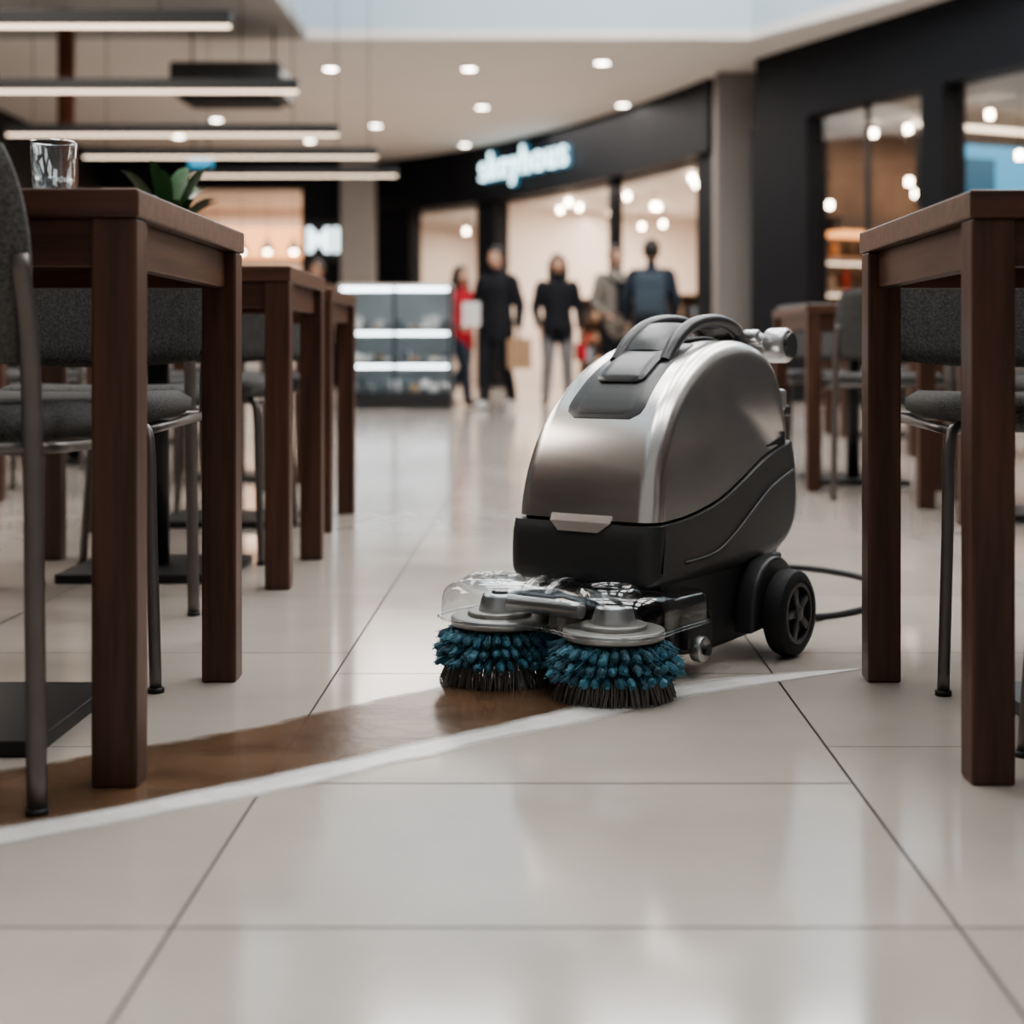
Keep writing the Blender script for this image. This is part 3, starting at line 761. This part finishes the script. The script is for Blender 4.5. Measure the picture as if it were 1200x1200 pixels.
# ---- pastry display case
CASEB=mat('case_interior',(.34,.38,.39),.4,noise=.2,nscale=(3,3,3))
CASEK=mat('case_frame_dark',(.03,.035,.04),.4,noise=.2,nscale=(3,3,3))
dc=bpy.data.objects.new('pastry_display_case',None); COL.objects.link(dc); dc.location=(-1.50,16.1,0)
b=MB(); b.box((0,0,.07),(1.16,.62,.14),BLACKM,.005); b.box((0,.28,.72),(1.16,.04,1.12),CASEB,.004)
for s in (-1,0,1): b.box((s*.57,-.29,.70),(.03,.03,1.12),CASEK,.002)
b.box((0,0,1.27),(1.18,.64,.03),SHELF,.004)
for z in (.16,.46,.80): b.box((0,0,z),(1.12,.56,.02),CASEK,.002)
b.obj('cabinet',dc)
b=MB(); CL=emat('case_led',(.88,.96,1),11)
for z in (.44,.78,1.235): b.box((0,-.25,z),(1.10,.05,.024),CL)
b.obj('led_tubes',dc)
b=MB(); b.box((0,-.305,.72),(1.12,.008,1.06),GLASS); 
for s in (-1,1): b.box((s*.575,0,.72),(.008,.58,1.06),GLASS)
b.obj('case_glass',dc)
b=MB(); rr=random.Random(4)
PA=[mat('pastry_a',(.40,.26,.15),.6,noise=.3,nscale=(30,30,30)),mat('pastry_b',(.75,.72,.66),.5,noise=.1,nscale=(30,30,30)),mat('pastry_c',(.10,.12,.13),.5,noise=.1,nscale=(30,30,30)),mat('pastry_d',(.6,.6,.58),.5,noise=.1,nscale=(30,30,30))]
for z in (.17,.47,.81):
    for x in [-.5+.1*i for i in range(11)]:
        for y in (-.18,0,.16):
            m=rr.choice(PA); h=rr.uniform(.05,.16)
            if rr.random()<.5: b.box((x,y,z+h/2),(.075,.11,h),m,.012)
            elif rr.random()<.85: b.ell((x,y,z+.03),(.04,.05,.032),m,10,6)
b.obj('pastries',dc)

# ------------------------------------------------------------------ PEOPLE
SKIN=mat('skin',(0.52,0.30,0.21),.55,noise=.06,nscale=(20,20,20))
HAIRD=mat('hair_dark',(0.018,0.012,0.010),.5,noise=.4,nscale=(80,80,20))
HAIRB=mat('hair_brown',(0.05,0.027,0.016),.5,noise=.4,nscale=(80,80,20))
EYEW=mat('eye_white',(.7,.7,.68),.3,noise=.02,nscale=(9,9,9)); EYED=mat('eye_dark',(.02,.012,.01),.2,noise=.02,nscale=(9,9,9)); LIP=mat('lips',(.33,.12,.10),.5,noise=.1,nscale=(50,50,50))
def cl(n,c): return mat(n,c,.85,noise=.25,nscale=(25,25,25),bump=.3,spec=.2)
BLK=cl('cloth_black',(.018,.018,.022)); NAVY=cl('cloth_navy',(.028,.036,.052)); RED=cl('cloth_red',(.46,.03,.04)); GRY=cl('cloth_grey',(.22,.21,.21)); BEI=cl('cloth_beige',(.24,.21,.18)); DEN=cl('cloth_denim',(.035,.045,.065)); WHS=cl('shoe_white',(.6,.6,.58)); BKS=cl('shoe_black',(.02,.02,.02)); BRN=cl('cloth_brown',(.20,.12,.08))

def person(name,loc,yaw,Ht,top,bot,shoe,hair,legs,arms,longhair=False,coat=False,head_yaw=0,slim=1.0):
    """figure faces -Y; legs: (knee, ankle, toe_dir) left/right; arms: (elbow, wrist, hand_dir)"""
    e=bpy.data.objects.new(name,None); COL.objects.link(e); e.location=(*loc,0); e.rotation_euler=(0,0,radians(yaw)); s=Ht/1.75; e.scale=(s*1.06,s*1.06,s)
    segs=[]; b=MB()
    def catr(rad,k):
        rr=[r if isinstance(r,tuple) else (r,r) for r in rad]
        return [(max(.002,p.x),max(.002,p.y)) for p in catmull([(a,c,0) for a,c in rr],k)]
    def T(pts,rad,m,n=16,f=(0,1,0)):
        b.tube(catmull(pts,3),[tuple(r) for r in catr(rad,3)],m,n=n,flat=f)
        for i in range(len(pts)-1): segs.append((Vector(pts[i]),Vector(pts[i+1]),max(rad[i]) if isinstance(rad[i],tuple) else rad[i],max(rad[i+1]) if isinstance(rad[i+1],tuple) else rad[i+1],m))
    w=slim; c=.018 if coat else .006
    hem=.74 if coat else .86
    T([(0,0,hem),(0,0,.93),(0,0,1.06),(0,.005,1.20),(0,.005,1.33),(0,0,1.42),(0,0,1.455)],[(.170*w+c,.12+c),(.172*w+c,.122+c),(.150*w+c,.108+c),(.162*w+c,.114+c),(.178*w+c,.112+c),(.135*w,.088),(.065,.06)],top,24)
    T([(0,0,1.43),(0,-.005,1.50),(0,-.012,1.57)],[.056,.050,.050],SKIN,14)
    for sx,(kn,an,td) in zip((-1,1),legs):
        hp=Vector((sx*.088,0,.92)); kn=Vector(kn); an=Vector(an)
        T([hp,hp.lerp(kn,.5),kn,kn.lerp(an,.4)+Vector((0,.012,0)),an],[.098*w,.086*w,.068,.064,.052],bot,14)
        td=Vector(td).normalized()
        T([an+td*-.055+Vector((0,0,-.045)),an+Vector((0,0,-.038)),an+td*.09+Vector((0,0,-.050)),an+td*.17+Vector((0,0,-.056))],[(.034,.030),(.042,.044),(.044,.032),(.030,.022)],shoe,12,(0,0,1))
    for sx,(el,wr,hd) in zip((-1,1),arms):
        sh=Vector((sx*.176*w,0,1.385)); el=Vector(el); wr=Vector(wr)
        T([sh+Vector((-sx*.05,0,0.015)),sh,sh.lerp(el,.5),el,el.lerp(wr,.5),wr],[.050,.064+c*.6,.056+c*.5,.050+c*.5,.043+c*.4,.034+c*.3],top,12)
    me=b.mesh('tmp'); ob=bpy.data.objects.new('tmp',me); COL.objects.link(ob)
    rm=ob.modifiers.new('r','REMESH'); rm.mode='VOXEL'; rm.voxel_size=.013; rm.use_smooth_shade=True
    sm=ob.modifiers.new('s','SMOOTH'); sm.iterations=5; sm.factor=.5
    dg=bpy.context.evaluated_depsgraph_get(); me2=bpy.data.meshes.new_from_object(ob.evaluated_get(dg)); bpy.data.objects.remove(ob)
    mats=[]; me2.materials.clear()
    for sg_ in segs:
        if sg_[4] not in mats: mats.append(sg_[4]); me2.materials.append(sg_[4])
    for p in me2.polygons:
        cc=p.center; best=9; bi=0
        for (a,d,r0,r1,m) in segs:
            ab=d-a; t=max(0,min(1,(cc-a).dot(ab)/ab.length_squared)); dd=(cc-(a+ab*t)).length-(r0*(1-t)+r1*t)
            if dd<best: best=dd; bi=mats.index(m)
        p.material_index=bi; p.use_smooth=True
    mkobj('body',me2,e)
    hb=MB()
    for sx,(el,wr,hd) in zip((-1,1),arms):
        wr=Vector(wr); hd=Vector(hd).normalized(); side=Vector((0,-1,0)); side=(side-hd*side.dot(hd)); 
        if side.length<.1: side=Vector((-sx,0,0))
        side.normalize(); nrm=hd.cross(side)*(-sx)
        hb.tube([wr-hd*.03,wr+hd*.01,wr+hd*.05,wr+hd*.09],[(.022,.022),(.018,.030),(.016,.040),(.013,.038)],SKIN,n=12,flat=side)
        for k,(o,L) in enumerate(((.028,.070),(.009,.080),(-.010,.074),(-.028,.058))):
            base=wr+hd*.082+side*o
            hb.tube([base,base+hd*L*.45+nrm*.006,base+hd*L*.78+nrm*.020,base+hd*L*.95+nrm*.036],[.0095,.009,.008,.0055],SKIN,n=8)
        th=wr+hd*.025+side*.030
        hb.tube([th,th+side*.022+hd*.025+nrm*.008,th+side*.028+hd*.055+nrm*.016],[.012,.0105,.007],SKIN,n=8)
    hb.obj('hands',e)
    hd=bpy.data.objects.new('head',None); COL.objects.link(hd); hd.parent=e; hd.location=(0,-.012,1.635); hd.rotation_euler=(0,0,radians(head_yaw))
    bm=bmesh.new(); bmesh.ops.create_uvsphere(bm,u_segments=32,v_segments=24,radius=1)
    for v in bm.verts:
        x,y,z=v.co; k=1-.28*max(0,-z)**1.5
        v.co=Vector((x*.076*k,y*.094*(1-.12*max(0,-z))+(-.010 if z<-.2 and y<0 else 0),z*.118))
        dx=abs(v.co.x)
        if v.co.y<-.05:
            if dx<.016 and -.035<v.co.z<.012: v.co.y-= .020*(1-dx/.016)*(1-abs((v.co.z+.02)/.035))
            if .015<dx<.045 and 0<v.co.z<.03: v.co.y+=.006
    hb=MB(); hb.bm(bm,SKIN,True)
    for sx in (-1,1):
        hb.ell((sx*.032,-.078,.008),(.013,.009,.008),EYEW,12,8); hb.ell((sx*.032,-.0855,.008),(.006,.004,.006),EYED,10,6)
        hb.ell((sx*.076,.008,-.005),(.010,.018,.030),SKIN,10,8); hb.ell((sx*.032,-.084,.030),(.018,.006,.004),HAIRD,10,6)
    hb.ell((0,-.096,-.024),(.012,.016,.012),SKIN,10,8); hb.ell((0,-.090,-.055),(.024,.008,.008),LIP,12,6)
    hb.obj('face',hd)
    bm=bmesh.new(); bmesh.ops.create_uvsphere(bm,u_segments=36,v_segments=26,radius=1)
    for v in bm.verts: v.co=Vector((v.co.x*.087,v.co.y*.104+.008,v.co.z*.122+.012))
    dele=[v for v in bm.verts if (v.co.y<-.045 and v.co.z<.058) or v.co.z<-.078 or (v.co.y<-.01 and v.co.z<0)]
    bmesh.ops.delete(bm,geom=dele,context='VERTS')
    hb=MB(); hb.bm(bm,hair,True)
    if longhair:
        hb.tube(catmull([(0,.03,.09),(0,.055,.0),(0,.070,-.10),(0,.080,-.20),(0,.085,-.30),(0,.08,-.35)],3),[(.07,.05)]*4+[(.088,.052)]*4+[(.098,.045)]*4+[(.085,.035)]*4,hair,n=18)
        for sx in (-1,1): hb.tube(catmull([(sx*.055,-.02,.075),(sx*.084,-.012,0),(sx*.088,-.02,-.12),(sx*.085,-.05,-.24)],3),[.02,.022,.024,.024,.026,.026,.026,.024,.02,.014],hair,n=10)
    hb.obj('hair',hd)
    return e
stand=lambda sp=.0:[((-.105,-.02,.50),(-.13,.0,.085),(-.3,-1,0)),((.105,-.02,.50),(.13,.0,.085),(.3,-1,0))]
def stride(a): return [((-.09,-.10*a-.03,.50),(-.09,-.17*a,.095),(0,-1,0)),((.09,.04*a-.04,.49),(.09,.24*a,.10),(0,-1,0))]
p1=person('woman_in_red',(-.87,16.7),55,1.52,RED,DEN,BKS,HAIRD,stride(1.1),[((-.23,.04,1.13),(-.20,-.16,1.0),(0,-1,-.5)),((.23,.08,1.13),(.23,.02,.88),(0,-.1,-1))],longhair=True,slim=1.05)
p2=person('man_in_black_coat',(-.44,15.75),-25,1.66,BLK,BLK,WHS,HAIRD,stride(.7),[((-.245,.02,1.13),(-.17,-.24,1.04),(.3,-1,0)),((.24,.03,1.12),(.25,-.02,.87),(0,-.1,-1))],coat=True,head_yaw=-15,slim=.93)
b=MB(); b.box((-.10,-.38,1.02),(.20,.012,.26),mat('paper_white',(.75,.72,.70),.7,noise=.05,nscale=(9,9,9)),.002); b.obj('paper_sheet',p2)
PAPB=mat('kraft_bag',(.40,.25,.15),.8,noise=.15,nscale=(12,12,12))
b=MB(); b.box((.27,-.04,.60),(.14,.28,.32),PAPB,.006); b.tube(catmull([(.27,-.11,.755),(.27,-.08,.80),(.27,-.04,.81),(.27,.0,.80),(.27,.03,.755)],3),.005,PAPB,n=6); b.obj('kraft_paper_bag',p2)
p3=person('woman_in_black_jumper',(.19,17.0),8,1.67,BLK,GRY,BKS,HAIRD,stand(),[((-.24,.02,1.13),(-.22,-.13,.90),(.2,-.4,-.9)),((.24,.0,1.13),(.24,-.07,.88),(-.1,-.2,-1))],longhair=True,slim=1.02)
b=MB(); b.box((.245,-.09,.62),(.10,.22,.20),RED,.02); b.tube([(.245,-.16,.71),(.24,-.09,.80),(.245,-.02,.71)],.006,RED,n=6); b.obj('red_handbag',p3)
p4=person('man_in_beige_jacket',(.86,17.5),25,1.80,BEI,BLK,BKS,HAIRD,stand(),[((-.25,.0,1.13),(-.21,-.18,.98),(.2,-1,-.2)),((.245,.02,1.12),(.25,-.06,.87),(0,-.2,-1))],coat=False)
b=MB(); b.box((0,-.145,1.17),(.12,.03,.36),BLK,.012); b.tube(catmull([(-.13,-.06,1.42),(-.02,-.14,1.28),(.10,-.15,1.12),(.21,-.05,.98)],4),[(.02,.006)]*13,BLK,n=8); b.obj('shoulder_strap',p4)
p5=person('man_with_backpack',(1.20,16.6),172,1.80,NAVY,DEN,BKS,HAIRD,stride(.4),[((-.245,.02,1.12),(-.24,-.10,.89),(0,-.3,-1)),((.245,.02,1.12),(.24,-.10,.89),(0,-.3,-1))])
BP=cl('backpack_slate',(.06,.08,.10))
b=MB(); b.box((0,.20,1.16),(.32,.17,.46),BP,.06,seg=4,smooth=True); b.box((0,.295,1.08),(.24,.05,.22),BP,.02,seg=3,smooth=True)
for sx in (-1,1): b.tube(catmull([(sx*.09,.12,1.36),(sx*.10,.03,1.455),(sx*.11,-.09,1.40),(sx*.12,-.13,1.25),(sx*.14,-.02,1.05),(sx*.13,.12,1.0)],3),[(.022,.007)]*16,BP,n=8)
b.obj('backpack',p5)
p6=person('man_in_brown_jacket',(-2.80,19.3),-30,1.74,BRN,DEN,BKS,HAIRB,stand(),[((-.25,.0,1.13),(-.21,-.18,.98),(.2,-1,-.2)),((.245,.02,1.12),(.25,-.06,.87),(0,-.2,-1))])

# ------------------------------------------------------------------ LIGHTS
def area(name,loc,sx,sy,pw,col,rot=(0,0,0)):
    l=bpy.data.lights.new(name,'AREA'); l.shape='RECTANGLE'; l.size=sx; l.size_y=sy; l.energy=pw; l.color=col
    o=bpy.data.objects.new(name,l); COL.objects.link(o); o.location=loc; o.rotation_euler=rot
area('concourse_light',(-1,22.0,4.12),5,6,420,(1,.93,.87))
p=BZ(.65)+TN(.65)[1]*2.6; area('store_light',(p.x,p.y,3.1),4,5,390,(1,.87,.76))
p=BZ(.22)+TN(.22)[1]*2.5; area('store_light_b',(p.x,p.y,3.1),2,3,150,(1,.85,.73))
area('cafe_light',(-5.4,30,3.5),4,2.5,250,(1,.84,.70))
area('dining_fill',(-4.6,7,4.1),2.2,9,380,(1,.92,.84))  # unseen fill lamp added at left to brighten the silver shell
l=RS.matrix_basis@Vector((3,2.4,3.3)); area('bar_light',l,5,3,190,(1,.76,.58),(0,0,RS.rotation_euler.z))

W=bpy.data.worlds.new('world'); S.world=W; W.use_nodes=True
bg=W.node_tree.nodes['Background']; bg.inputs['Color'].default_value=(1.0,.98,.96,1); bg.inputs['Strength'].default_value=.27
S.view_settings.view_transform='AgX'; S.view_settings.look='AgX - Medium High Contrast'; S.view_settings.exposure=0.03
